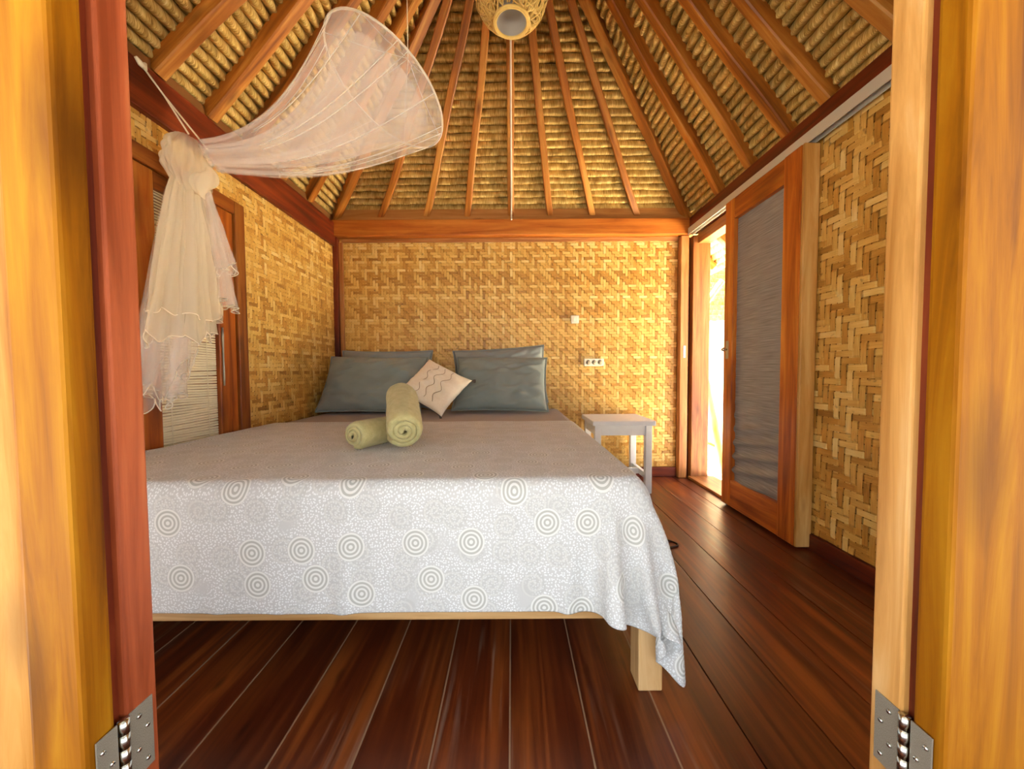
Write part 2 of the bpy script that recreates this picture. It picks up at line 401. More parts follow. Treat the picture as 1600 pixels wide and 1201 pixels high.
# left wall: panels round a window (window opening Y 1.42..2.07, Z 0.3..1.84)
wl = box('wall_left', XL - .06, XL - .008, 0.60, YB + .05, 0, 0.30, M_STRIP_BACK, bevel=0)
tag(wl, 'woven bamboo side wall with the window at the left', 'wall', kind='structure')
box('panel_backing', XL - .06, XL - .008, 2.06, YB + .05, 0.30, 2.24, M_STRIP_BACK, wl, 0)
box('panel_backing', XL - .06, XL - .008, 0.60, 1.44, 0.30, 2.24, M_STRIP_BACK, wl, 0)
box('panel_backing', XL - .06, XL - .008, 1.44, 2.06, 1.86, 2.24, M_STRIP_BACK, wl, 0)
weave(wl, (XL, 2.08, 0.30), (0, 1, 0), (0, 0, 1), 1.08, 1.69)
weave(wl, (XL, 0.95, 1.845), (0, 1, 0), (0, 0, 1), 1.12, 0.13)
weave(wl, (XL, 0.85, 0.30), (0, 1, 0), (0, 0, 1), 0.55, 1.54)
beam('top_beam', (XL + .005, 0.50, 2.172), (XL + .005, YB - .04, 2.168), .05, .19, (0, 0, 1), wood('redbeam', 'X'), wl, .008)
# window
w1 = empty('window_1', (XL, 1.74, 0.30)); tag(w1, 'tall dark wooden window frame in the left wall behind the net', 'window', kind='structure')
def inw(name, y0, y1, z0, z1, x0, x1, mat): return box(name, x0, x1, y0 - 1.74, y1 - 1.74, z0 - .30, z1 - .30, mat, w1, .005)
inw('frame_side', 2.015, 2.085, .30, 1.845, -.02, .022, wood('window', 'Z'))
inw('frame_side', 1.40, 1.47, .30, 1.845, -.02, .022, wood('window', 'Z'))
inw('frame_head', 1.47, 2.015, 1.775, 1.845, -.02, .020, wood('window', 'Y'))
inw('frame_sill', 1.47, 2.015, .30, .36, -.02, .024, wood('window', 'Y'))
inw('sash_stile', 1.895, 2.012, .36, 1.773, -.035, .008, wood('slide', 'Z'))
inw('sash_stile', 1.473, 1.575, .36, 1.773, -.035, .008, wood('slide', 'Z'))
inw('sash_rail', 1.575, 1.895, 1.70, 1.773, -.035, .008, wood('window', 'Y'))
inw('sash_rail', 1.575, 1.895, .36, .45, -.035, .008, wood('window', 'Y'))
hb = tube('window_latch', [(.012, 1.913 - 1.74, z) for z in (.56, .60, .70, .82, .86)], [.004, .006, .004, .006, .004], M_METAL, w1)
inw('blind_light_block', 1.44, 2.05, .33, 1.80, -.055, -.04, wood('window', 'Z'))  # added board that keeps outside light from glaring between the blind slats
# slatted blind of the window
bl = empty('bamboo_blind', (XL - .015, 1.735, 0.45)); tag(bl, 'pale slatted bamboo blind filling the window at the left', 'blind')
vs, fs = [], []
nz = 104
for k in range(nz):
    z0 = .005 + k * .0120; sag = .004 * math.sin(k * .35)
    a = len(vs)
    for y in (-.158, -.05, .05, .158):
        yz = sag * (y / .158) + random.uniform(-.001, .001)
        for (dx, dz) in ((.004, .0005), (.005, .0085), (.0, .0112), (-.003, .004)): vs.append((dx, y, z0 + dz + yz))
    for i in range(3):
        for q in range(4): fs.append((a + i * 4 + q, a + i * 4 + (q + 1) % 4, a + i * 4 + 4 + (q + 1) % 4, a + i * 4 + 4 + q))
sl = mesh_obj('slats', vs, fs, M_BLINDSLAT, bl); sl['kind'] = 'stuff'
for y in (-.10, .10): tube('binding_cord', [(.006, y, .0), (.006, y, 1.25)], .0015, M_ROPE, bl, 5)

# right wall: woven panel toward the viewer, doorway at the back
wr = box('wall_right', 1.548, 1.60, 0.60, 2.52, 0, 2.24, M_STRIP_BACK, bevel=0)
tag(wr, 'woven bamboo side wall at the right beside the sliding door', 'wall', kind='structure')
weave(wr, (1.54, 2.50, 0.085), (0, -1, 0), (0, 0, 1), 1.72, 2.0, .032)
beam('top_beam', (1.53, 0.50, 2.185), (1.53, YB - .02, 2.185), .10, .115, (0, 0, 1), wood('redbeam', 'X'), wr, .006)
box('end_stud', 1.52, 1.60, 2.52, 2.56, 0, 2.07, wood('post', 'Z'), wr, .003)
box('door_post', 1.425, 1.492, YB - .06, YB + .01, 0, 2.05, wood('post', 'Z'), wr, .006)
box('door_post', 1.522, 1.668, YB - .07, YB + .03, 0, 2.05, wood('post', 'Z'), wr, .006)
box('dark_rebate', 1.492, 1.522, YB - .01, YB + .02, 0, 2.05, wood('redbeam', 'Z'), wr, 0)
box('strike_plate', 1.452, 1.470, YB - .0625, YB - .060, 1.03, 1.13, M_CHROME, wr, .001)
box('outer_header', 1.56, 1.66, 2.52, YB - .07, 1.98, 2.06, wood('post', 'Y'), wr, .004)
bbr = box('baseboard_right', 1.522, 1.546, 0.70, 2.52, 0.0, 0.082, wood('redbeam', 'Y'), bevel=.004)
tag(bbr, 'dark wooden skirting board below the right woven wall', 'baseboard', kind='structure')
bbb = box('baseboard_back', 0.43, 1.42, YB - .022, YB - .004, 0.0, 0.082, wood('redbeam', 'X'), bevel=.004)
tag(bbb, 'reddish wooden skirting board below the back wall', 'baseboard', kind='structure')
ts = box('trim_3', 1.50, 1.72, 2.56, YB - .07, 0.0, 0.02, wood('post', 'Y'), bevel=.003)
tag(ts, 'pale wooden threshold of the doorway at the back right', 'threshold', kind='structure')
# sliding track
tk = empty('door_track', (1.475, 1.9, 2.05)); tag(tk, 'grey metal sliding-door track under the right beam', 'track')
box('rail_face', -.006, -.002, -1.35, 1.22, -.005, .05, M_TRACK, tk, .001)
box('rail_lip', -.004, .035, -1.35, 1.22, .045, .05, M_TRACK, tk, .001)
box('rail_slot', .032, .036, -1.35, 1.22, -.005, .045, M_TRACK, tk, .001)

# sliding door
d3 = empty('door_3', (1.485, 2.22, 0.012)); tag(d3, 'sliding wooden door with a grey screen panel at the right', 'door', kind='structure')
def ind(name, y0, y1, z0, z1, x0, x1, mat, bv=.006): return box(name, x0 - 1.485, x1 - 1.485, y0 - 2.22, y1 - 2.22, z0 - .012, z1 - .012, mat, d3, bv)
ind('stile', 2.45, 2.545, .012, 2.045, 1.452, 1.510, wood('slide', 'Z'))
ind('stile', 1.885, 2.005, .012, 2.045, 1.450, 1.518, wood('slide', 'Z'))
ind('edge_strip', 1.868, 1.884, .012, 2.045, 1.452, 1.532, wood('slide_edge', 'Z'))
ind('rail', 2.006, 2.449, 1.91, 2.045, 1.454, 1.508, wood('slide', 'Y'))
ind('rail', 2.006, 2.449, .012, .19, 1.454, 1.508, wood('slide', 'Y'))
nu_, nv_ = 24, 150
vs, uvs = [], []
for j in range(nv_):
    z = .18 + 1.74 * j / (nv_ - 1)
    for i in range(nu_):
        y = 2.0 + .455 * i / (nu_ - 1)
        low = max(0., min(1., (.78 - z) / .45))
        ph = (z + .16 * (y - 2.2)) * 2 * PI / .092
        dx = -.017 * low * max(-.2, math.sin(ph)) + .002 * noise.noise(Vector((y * 3, z * 30, 0)))
        vs.append((1.482 + dx - 1.485, y - 2.22, z - .012))
mesh_obj('screen_panel', vs, [f[::-1] for f in grid_faces(nu_, nv_)], M_SCREEN, d3, True)
kn = tube('knob', [(1.452 - 1.485, 2.50 - 2.22, 1.05), (1.435 - 1.485, 2.50 - 2.22, 1.05), (1.425 - 1.485, 2.50 - 2.22, 1.05), (1.415 - 1.485, 2.50 - 2.22, 1.05)], [.006, .007, .015, .010], M_CHROME, d3, 12)
ind('lock_plate', 2.485, 2.515, 1.0, 1.12, 1.449, 1.453, M_METAL, .001)

# ------------------------------------------------------------------ roof: thatch courses and rafters
RZ, RY0, RY1 = 3.66, 1.60, 2.0
slopes = {   # bottom corners a,b (seen from inside), top corners
    'back': (Vector((-1.5, 3.2, ZT)), Vector((1.5, 3.2, ZT)), Vector((0, RY1, RZ)), Vector((0, RY1, RZ))),
    'right': (Vector((1.5, 3.2, ZT)), Vector((1.5, YF, ZT)), Vector((0, RY1, RZ)), Vector((0, RY0, RZ))),
    'left': (Vector((-1.5, YF, ZT)), Vector((-1.5, 3.2, ZT)), Vector((0, RY0, RZ)), Vector((0, RY1, RZ))),
    'front': (Vector((1.5, YF, ZT)), Vector((-1.5, YF, ZT)), Vector((0, RY0, RZ)), Vector((0, RY0, RZ)))}
def outn(s):
    a, b, c, d = slopes[s]; n = (b - a).cross((c + d) / 2 - (a + b) / 2).normalized()
    return n if n.z > 0 else -n
# outer shell (blocks the sky), hipped, with eaves
EX = -0.29
shell_v, shell_f = [], []
for s in ('back', 'right', 'left', 'front'):
    a, b, c, d = slopes[s]; n = Vector((0, 0, .165)); k = len(shell_v); e = EX
    shell_v += [a + (c - a) * e + n, b + (d - b) * e + n, d + n, c + n]; shell_f.append((k, k + 1, k + 2, k + 3))
ce = mesh_obj('ceiling', shell_v, shell_f, M_ROOFTOP)
so = ce.modifiers.new('thick', 'SOLIDIFY'); so.thickness = 0.10; so.offset = 1.0 if ce.data.polygons[0].normal.z > 0 else -1.0
tag(ce, 'hipped straw thatch roof seen from inside with wooden rafters', 'roof', kind='structure')
def course(p0, p1, up, n, hgt, bulge, seed, parent, ds=.016, name='thatch_course'):
    L = (p1 - p0).length; d = (p1 - p0).normalized(); nseg = max(3, int(L / ds)); Q = 6
    vs, uv = [], []
    for j in range(Q + 1):
        q = j / Q
        for i in range(nseg + 1):
            s = L * i / nseg
            lump = noise.noise(Vector((s * 19, seed * 3.7, 0))); fine = noise.noise(Vector((s * 70, seed * 1.3, q * 2)))
            wav = .006 * noise.noise(Vector((s * 5, seed * 2.1, 5))) + .004 * lump
            prof = (0.0, .80, 1.0, .97, .80, .50, .0)[j]
            bl_ = bulge * prof * (.82 + .30 * lump + .16 * fine)
            vs.append(p0 + d * s + up * (q * hgt + wav) - n * bl_)
            uv.append((s, q * hgt))
    fs = grid_faces(nseg + 1, Q + 1)
    return mesh_obj(name, vs, fs, M_STRAW, parent, True, uv)
STEP = .050
for si, s in enumerate(('back', 'right', 'left', 'front')):
    a, b, c, d = slopes[s]; n = outn(s); L = ((c + d) / 2 - (a + b) / 2).length
    upv_ = ((c + d) / 2 - (a + b) / 2).normalized(); nrow = int(L / STEP) + 1
    for k in range(-2 if s in ('left', 'right') else 0, nrow):
        t = min(.992, (k * STEP + .012) / L)
        p0 = a + (c - a) * t + n * .088; p1 = b + (d - b) * t + n * .088
        if s == 'front' and (p1 - p0).length < .2: continue
        ext = (p1 - p0).normalized() * .05
        course(p0 - ext, p1 + ext, upv_, n, STEP * 1.04, .056, si * 100 + k, ce, .016 if s != 'front' else .05)
# eave courses outside the right doorway
a, b, c, d = slopes['right']; n = outn('right'); L = ((c + d) / 2 - (a + b) / 2).length; upv_ = ((c + d) / 2 - (a + b) / 2).normalized()
for k in range(-10, 0):
    z0 = Vector((1.5, 3.9, ZT)) + upv_ * k * STEP * 1.15 + n * .088
    course(z0, z0 + Vector((0, -1.6, 0)), upv_, n, STEP * 1.4, .034, 700 + k, ce, .02)
box('added_light_block', -2.3, 2.3, -2.9, .52, 2.30, 2.36, plain('light_block_grey', rgb('6a6c6e'), .8), ce, .004)  # added out of view to cut front daylight; neutral grey avoids warm bounce
# rafters, converging on the short ridge
RW, RD = .052, .062
def rafter(bot, top, s, name='rafter', wd=RW, dp=RD):
    n = outn(s) if isinstance(s, str) else s
    beam(name, Vector(bot) + n * .058, Vector(top) + n * .058, wd, dp, n, wood('rafter', 'X'), ce, .006, .018)
for x, tx in ((-1.12, -.05), (-.73, -.03), (-.38, -.015), (0, 0), (.34, .015), (.70, .03), (1.09, .05)):
    p = Vector((x, 3.2, ZT)); q = Vector((tx, RY1, RZ)); e = (p - q).normalized() * .02
    rafter(p + e, q, 'back')
for y, ty in ((.85, 1.62), (1.15, 1.63), (1.46, 1.64), (1.81, 1.68), (2.06, 1.78), (2.38, 1.86), (2.73, 1.94)):
    rafter((1.5, y, ZT), (0, ty, RZ), 'right', wd=.058, dp=.07)
for y, ty in ((.85, 1.62), (1.15, 1.63), (1.36, 1.64), (1.63, 1.66), (1.90, 1.73), (2.16, 1.84), (2.49, 1.88), (2.81, 1.95)):
    rafter((-1.5, y, ZT), (0, ty, RZ), 'left', wd=.058, dp=.07)
for x in (-1.0, -.5, 0, .5, 1.0): rafter((x, YF, ZT), (x * .05, RY0, RZ), 'front')
for cx, cy, sa, sb in ((-1.5, 3.2, 'back', 'left'), (1.5, 3.2, 'back', 'right'), (1.5, YF, 'front', 'right'), (-1.5, YF, 'front', 'left')):
    rafter((cx, cy, ZT), (0, RY1 if cy > 2 else RY0, RZ), (outn(sa) + outn(sb)).normalized(), 'hip_rafter', .065, .075)
beam('ridge_beam', (0, RY0 - .1, RZ + .06), (0, RY1 + .1, RZ + .06), .09, .12, (0, 0, 1), wood('rafter', 'X'), ce)
# rafter tails of the right eave, outside
nr = outn('right')
for y in (3.05, 3.46):
    p = Vector((1.5, y, ZT)); q = p - upv_ * .5
    beam('rafter_tail', p + nr * .058, q + nr * .058, .06, .07, nr, wood('rafter', 'X'), ce, .006)

# ------------------------------------------------------------------ front doorway: jambs and the two opened door leaves
for nm, sx, mat, lab in (('trim_1', -1, 'jamb', 'reddish wooden door jamb at the left of the opening'), ('trim_2', 1, 'jamb_pale', 'pale yellow wooden door jamb at the right of the opening')):
    x0, x1 = sorted((sx * .620, sx * .70))
    j = box(nm, x0, x1, .572, .622, 0, 2.12, wood(mat, 'Z'), bevel=.004)
    tag(j, lab, 'door jamb', kind='structure')
    xs = sorted((sx * .632, sx * .70)); box('rebate', xs[0], xs[1], .561, .572, 0, 2.12, wood('redbeam', 'Z'), j, 0)
    bx_ = sorted((sx * .70, sx * .76)); box('side_post', bx_[0], bx_[1], .562, .64, 0, 2.12, wood('beam', 'Z'), j, .003)
vs, fs = [], []
for k in range(70):
    z0 = .62 + k * .0125; a = len(vs)
    vs += [(x, y, z) for x in (.6325, .69) for (y, z) in ((.5608, z0), (.5585, z0 + .0012), (.5608, z0 + .0024))]
    fs += [(a, a + 1, a + 4, a + 3), (a + 1, a + 2, a + 5, a + 4), (a, a + 2, a + 1), (a + 3, a + 4, a + 5)]
light_lines = mesh_obj('painted_light_lines', vs, fs, M_BLINDSLAT, bpy.data.objects['trim_2']); light_lines['kind'] = 'stuff'  # pale strips stand in for the slatted light in the right door gap
hd = box('trim_4', -.76, .76, .55, .65, 2.12, 2.24, wood('beam', 'X'), bevel=.006)
tag(hd, 'wooden header beam above the front doorway', 'door header', kind='structure')
def leaf(nm, sx, lab, sw_):
    e = empty(nm, (sx * .622, .515, 0.02)); tag(e, lab, 'door', kind='structure')
    def b(name, a0, a1, y0, y1, z0, z1, mat, bv=.004):
        xa, xb = sorted((sx * a0, sx * a1)); return box(name, xa, xb, y0 - .515, y1 - .515, z0, z1, mat, e, bv)
    b('stile', .0, sw_, .515, .557, 0, 2.04, wood('door', 'Z'), .006)
    b('stile', .47, .57, .515, .557, 0, 2.04, wood('door', 'Z'), .006)
    b('rail', sw_ + .001, .469, .517, .555, 0, .16, wood('door', 'X')); b('rail', sw_ + .001, .469, .517, .555, 1.90, 2.04, wood('door', 'X'))
    pw = (.469 - sw_) / 4
    for z0, z1 in ((.161, 1.899),):
        for k in range(4):
            b('panel_board', sw_ + .001 + k * pw, sw_ + (k + 1) * pw - .002, .527, .545, z0, z1, wood('edge', 'Z'), .002)
    # hinge: one plate on the leaf edge, one on the jamb, barrel between
    h = empty('hinge', (0, 0, 0), e)
    hx = -sx * .002
    def hbx(name, y0, y1, z0, z1, th=.0022):
        xa, xb = sorted((hx, hx - sx * th)); return box(name, xa, xb, y0 - .515, y1 - .515, z0, z1, M_METAL, h, .0008)
    hbx('plate', .526, .556, .245, .362); hbx('plate', .574, .612, .245, .362)
    for k in range(5):
        z0 = .245 + k * .0236
        tube('knuckle', [(-sx * .004, .565 - .515, z0), (-sx * .004, .565 - .515, z0 + .0225)], .0072, M_CHROME, h, 14)
    for y, zz in ((.534, .34), (.546, .31), (.535, .28), (.588, .345), (.601, .318), (.586, .29), (.600, .262)):
        tube('screw', [(hx - sx * .002, y - .515, zz), (hx - sx * .0045, y - .515, zz)], [.0042, .003], M_CHROME, h, 10)
    return e
leaf('door_1', -1, 'orange wooden door leaf folded open at the left foreground', .078)
leaf('door_2', 1, 'orange wooden door leaf folded open at the right foreground', .125)

# ------------------------------------------------------------------ bed
BX0, BX1, BY0, BY1, BZ = -1.455, 0.385, 1.035, 3.10, 0.615
bed = empty('bed', ((BX0 + BX1) / 2, 2.0, 0)); tag(bed, 'low wooden double bed frame with square legs under the spread', 'bed')
ox = (BX0 + BX1) / 2
def inb(name, x0, x1, y0, y1, z0, z1, mat, bv=.005, par=None): return box(name, x0 - ox, x1 - ox, y0 - 2.0, y1 - 2.0, z0, z1, mat, par or bed, bv)
inb('foot_rail', BX0, .405, 1.035, 1.065, .216, .33, wood('bed', 'X'))
inb('head_rail', BX0, .405, 3.07, 3.10, .216, .33, wood('bed', 'X'))
inb('side_rail', .375, .405, 1.066, 3.069, .216, .33, wood('bed', 'Y')); inb('side_rail', BX0, BX0 + .03, 1.066, 3.069, .216, .33, wood('bed', 'Y'))
for x in (.360, BX0 + .03):
    for y in (1.066, 2.98): inb('leg', x, x + .07 if x < 0 else .43, y - .03 if y < 2 else y, y + .045, 0, .216 if True else 0, wood('bed', 'Z'))
for k in range(9):
    y = 1.12 + k * .225; inb('slat', BX0 + .031, .374, y, y + .09, .30, .32, wood('bed', 'X'), .002)
mt = box('mattress', BX0, BX1, BY0 + .01, BY1, .331, BZ - .004, M_SHEET, bevel=.035)
tag(mt, 'mattress under a taupe fitted sheet showing below the pillows', 'mattress')

# ------------------------------------------------------------------ bedspread: small cloth relaxation over the mattress box
def bedspread():
    h = .0205; x_l, y_h = BX0 + .005, 2.245
    over_r, over_f = .355, .350
    nx = int(round((BX1 - x_l + over_r) / h)) + 1; ny = int(round((y_h - BY0 + over_f) / h)) + 1
    U = np.arange(nx) * h; V = np.arange(ny) * h
    uu, vv = np.meshgrid(U, V, indexing='ij')
    X = x_l + uu; Y = y_h - vv
    P = np.stack([X, Y, np.full_like(X, BZ + .004)], -1)
    xe, ye, zt = BX1 + .014, BY0 - .016, BZ + .004
    a = np.maximum(0, X - xe); b = np.maximum(0, ye - Y)
    # start: panels folded down, corner as a cone
    P[..., 0] = np.minimum(X, xe) + .25 * a * (b > 0) * np.minimum(1, b / .2) + .02 * np.minimum(1, a * 8); P[..., 1] = np.maximum(Y, ye) - .25 * b * (a > 0) * np.minimum(1, a / .2) - .01 * np.minimum(1, b * 8)
    P[..., 2] = zt - np.sqrt(a * a + b * b) * .97
    pin = (X < xe - .03) & (Y > ye + .03)
    inv = np.where(pin, 0.0, 1.0)
    Q = P.copy(); g = np.array([.6, .5, -9.8])
    cons = []
    def pairs(di, dj):
        L = h * math.hypot(di, dj)
        for par in (0, 1):
            for (I, J) in ((np.arange(nx), np.arange(ny)),):
                pass
            if di:
                sel = [i for i in range(nx - di) if (i // di) % 2 == par]; jj = list(range(max(0, -dj), ny - max(0, dj)))
            else:
                sel = list(range(nx)); jj = [j for j in range(ny - dj) if (j // dj) % 2 == par]
            if sel and jj:
                A = np.ix_(sel, jj); B = np.ix_([i + di for i in sel], [j + dj for j in jj]); cons.append((A, B, L, 1.0))
    pairs(1, 0); pairs(0, 1); pairs(1, 1); pairs(1, -1)
    bend = len(cons); pairs(2, 0); pairs(0, 2)
    cons = [(A, B, L, (1.0 if k < 4 else .6 if k < bend else .25)) for k, (A, B, L, _) in enumerate(cons)]
    i0 = int(1.2 / h)     # only the columns/rows near the edges move; the flat top is pinned
    for step in range(90):
        vel = (P - Q) * .955; Q = P.copy()
        P = P + vel * inv[..., None] + g * (.012 ** 2) * inv[..., None]
        for it in range(9):
            for A, B, L, k in cons:
                pa, pb = P[A], P[B]; d = pb - pa; ln = np.sqrt((d * d).sum(-1)) + 1e-9
                wa, wb_ = inv[A], inv[B]; ws = wa + wb_; ws[ws == 0] = 1
                c = (d * ((ln - L) / ln * k / ws)[..., None])
                P[A] = pa + c * wa[..., None]; P[B] = pb - c * wb_[..., None]
        ins = (P[..., 0] < xe) & (P[..., 1] > ye) & (P[..., 2] < zt) & (P[..., 2] > .20) & (~pin)
        dx, dy, dz = xe - P[..., 0], P[..., 1] - ye, zt - P[..., 2]
        m = np.minimum(np.minimum(dx, dy), dz)
        k1 = ins & (m == dz); k2 = ins & (m == dx) & ~k1; k3 = ins & ~k1 & ~k2
        P[..., 2][k1] = zt; P[..., 0][k2] = xe; P[..., 1][k3] = ye
        leg = (P[..., 0] < .448) & (P[..., 0] > .34) & (P[..., 1] > ye) & (P[..., 1] < 1.13) & (P[..., 2] <= .22)
        P[..., 1][leg & (P[..., 1] < 1.06)] = ye; P[..., 0][leg & (P[..., 1] >= 1.06)] = .449
        P[..., 2] = np.maximum(P[..., 2], .012)
    # pressed fold lines, small sags and a lifted crease at the front
    for i in range(nx):
        for j in range(ny):
            x, y, z = P[i, j]
            if pin[i, j]:
                P[i, j, 2] += .004 * noise.noise(Vector((x * 2.2, y * 5, 0))) + .002 * noise.noise(Vector((x * 5, y * 14, 3))) + .003
            elif x < xe - .02:
                dr = min(1, max(0, (zt - z) / .3))
                for cx, am in ((-.83, .006), (-.475, .012), (.155, .020), (-.66, .004)):
                    P[i, j, 1] -= am * dr * math.exp(-((x - cx - .01 * (z - .4)) / .018) ** 2)
                P[i, j, 1] -= .010 * dr * (.5 + .5 * noise.noise(Vector((x * 3.2, z * 1.5, 2))))
                P[i, j, 2] += .006 * dr * noise.noise(Vector((x * 2.5, 7, 2)))
                P[i, j, 1] -= .006 * dr * math.exp(-((z - .435 + .10 * (x + .2)) / .012) ** 2) * (1 if -.25 < x < .12 else 0)
    uv = np.stack([uu, vv], -1).reshape(-1, 2)
    vs = P.reshape(-1, 3).tolist()
    fs = [f[::-1] for f in grid_faces(ny, nx)]
    o = mesh_obj('bedspread', vs, fs, M_SPREAD, None, True, uv)
    md = o.modifiers.new('thick', 'SOLIDIFY'); md.thickness = .003; md.offset = 1
    sb = o.modifiers.new('smooth', 'SUBSURF'); sb.levels = 1; sb.render_levels = 1
    return o
tag(bedspread(), 'pale grey paisley-patterned bedspread draped over the foot of the bed', 'bedspread')

# ------------------------------------------------------------------ pillows, cushion
def pillow_mesh(name, wd, ht, th, mat, parent=None, flange=.02, seed=0, pinch=.05, nn=44):
    vs = []; N = nn
    def pt(i, j, side):
        u, v = -1 + 2 * i / N, -1 + 2 * j / N
        su = math.copysign(abs(u) ** .85, u); sv = math.copysign(abs(v) ** .85, v)
        x = su * wd / 2 * (1 - pinch * (1 - v * v) * abs(u) ** 3); y = sv * ht / 2 * (1 - pinch * (1 - u * u) * abs(v) ** 3)
        eu, ev = max(0, 1 - abs(u) ** 2.6), max(0, 1 - abs(v) ** 2.6)
        z = th / 2 * (eu * ev) ** .55
        r = noise.noise(Vector((x * 7 + seed, y * 7, side))) * .5 + noise.noise(Vector((x * 16 + seed, y * 16, side))) * .25
        crease = noise.noise(Vector((x * 3 + seed * 2, y * 14 + x * 6, side * 3))) + .8 * abs(noise.noise(Vector((x * 5 + y * 9 + seed, y * 22 - x * 9, side))))
        z += (eu * ev) ** .35 * th * (.12 * r + .20 * crease)
        return (x, y, z * side)
    for side in (1, -1):
        for j in range(N + 1):
            for i in range(N + 1): vs.append(pt(i, j, side))
    k = (N + 1) ** 2
    fs = grid_faces(N + 1, N + 1) + [f[::-1] for f in grid_faces(N + 1, N + 1, off=k)]
    o = mesh_obj(name, vs, fs, mat, parent, True)
    bm = bmesh.new(); bm.from_mesh(o.data); bmesh.ops.remove_doubles(bm, verts=bm.verts, dist=.0004); bm.to_mesh(o.data); bm.free()
    o.data.polygons.foreach_set('use_smooth', [True] * len(o.data.polygons))
    if flange:      # piped hem round the case
        rim = []
        for s in range(4):
            for q in range(N):
                i, j = ((q, 0), (N, q), (N - q, N), (0, N - q))[s]
                p = pt(i, j, 1); rim.append((p[0] * 1.012, p[1] * 1.012, 0))
        tube('hem', rim, .005, mat, o, 6, True)
    return o
def lean(o, loc, tilt, yaw=0, roll=0):
    o.matrix_world = Matrix.Translation(loc) @ Matrix.Rotation(yaw, 4, 'Z') @ Matrix.Rotation(tilt, 4, 'X') @ Matrix.Rotation(roll, 4, 'Z')
    return o
T = math.radians
p = lean(pillow_mesh('pillow', .74, .48, .12, M_PILLOW2, seed=3), (-1.04, 3.075, .862), T(80), T(2)); tag(p, 'grey pillow mostly hidden, against the wall behind the left sage pillow', 'pillow', 'pillows on the bed')
p = lean(pillow_mesh('pillow', .76, .48, .17, M_PILLOW, seed=9), (-1.055, 2.83, .835), T(58), T(1), T(-1)); tag(p, 'sage grey pillow lying in the left corner of the bed head', 'pillow', 'pillows on the bed')
p = lean(pillow_mesh('pillow', .76, .48, .13, M_PILLOW2, seed=14), (-.10, 3.085, .880), T(80), T(-1), T(3.5)); tag(p, 'rear grey pillow with its pale top corner showing at the right', 'pillow', 'pillows on the bed')
p = lean(pillow_mesh('pillow', .71, .47, .16, M_PILLOW, seed=21), (-.085, 2.845, .832), T(58), T(-1), T(-1)); tag(p, 'sage grey pillow in front at the right of the bed head', 'pillow', 'pillows on the bed')
c = pillow_mesh('cushion', .385, .365, .10, M_CUSH, flange=0, seed=30, pinch=.08, nn=36)
cf = c; lean(c, (-.545, 2.62, .822), T(50), T(4), T(-33)); tag(c, 'small square cream cushion with wavy lines propped between the pillows', 'cushion')
for k in range(3):
    pts = []
    for i in range(30):
        u = -.85 + 1.7 * i / 29; x0 = -.07 + k * .07
        x = x0 + .016 * math.sin(i * .55 + k) + .008 * math.sin(i * .27); y = u * .345 / 2 * .93
        uu_, vv_ = x / .1725, y / .1725
        z = .055 * (max(0, 1 - abs(uu_) ** 2.6) * max(0, 1 - abs(vv_) ** 2.6)) ** .55
        pts.append((x, y, z + .009))
    tube('stitched_line', pts, .0016, plain('brown_thread', rgb('9a7a50'), .8), c, 5)
rim = []
for s in range(4):
    for q in range(24):
        t_ = -1 + 2 * q / 24; x, y = ((t_, -1), (1, t_), (-t_, 1), (-1, -t_))[s]
        pin_ = 1 - .08 * (1 - t_ * t_); rim.append((x * .172 * (pin_ if abs(x) == 1 else 1), y * .172 * (pin_ if abs(y) == 1 else 1), -.010))
tube('dark_piping', rim, .010, M_CUSHB, c, 6, True)
for sx, sy in ((1, 1), (1, -1), (-1, -1)):
    tube('tassel', [(sx * .165, sy * .165, -.008), (sx * .178, sy * .178, -.01), (sx * .19, sy * .19, -.016), (sx * .205, sy * .203, -.02)], [.006, .010, .008, .013], M_CUSHB, c, 8)

# ------------------------------------------------------------------ towels
def towel(rad, length, turns, seed):
    N, NL = 30 * turns, 30; th = rad / (turns + .55)
    vs = []; half = th * .43
    def sp(t):          # t in 0..1 from the heart outwards
        return th * .46 + (rad - th * .92) * t
    for side in (1, -1):
        for j in range(NL + 1):
            x = -length / 2 + length * j / NL
            endf = 1 - .10 * max(0, abs(2 * x / length) - .86) / .14
            for i in range(N + 1):
                t = i / N; ang = -PI / 2 + 2 * PI * turns * t
                r = sp(t) + half * side
                r *= endf * (1 + .035 * noise.noise(Vector((x * 11 + seed, math.cos(ang) * 1.4, math.sin(ang) * 1.4)))) + .030 * noise.noise(Vector((x * 45, ang * 5, seed))) + .022 * noise.noise(Vector((x * 150, ang * 14, seed)))
                ly = .006 * noise.noise(Vector((t * 7 + seed, 3, 0))) * abs(2 * x / length) ** 4
                vs.append((x + ly + math.copysign(.010 * (1 - t), x) * (abs(2 * x / length) > .97) - math.copysign(.008, x) * (abs(2 * x / length) > .97) * (side * (1 if t > .1 else 0) * .4), r * math.cos(ang), r * math.sin(ang) * .95))
    k = (N + 1) * (NL + 1)
    fs = grid_faces(N + 1, NL + 1) + [f[::-1] for f in grid_faces(N + 1, NL + 1, off=k)]
    for i in range(N):    # ends
        for j, rv in ((0, False), (NL, True)):
            a, b = j * (N + 1) + i, j * (N + 1) + i + 1; f = (a, b, k + b, k + a); fs.append(f if rv else f[::-1])
    for j in range(NL):   # loose outer edge
        a, b = j * (N + 1) + N, (j + 1) * (N + 1) + N; fs.append((a, b, k + b, k + a))
    return mesh_obj('rolled_towel', vs, fs, M_TOWEL, None, True)
t1 = towel(.063, .27, 3, 2)
ax = Vector((.40, .92, 0)).normalized()
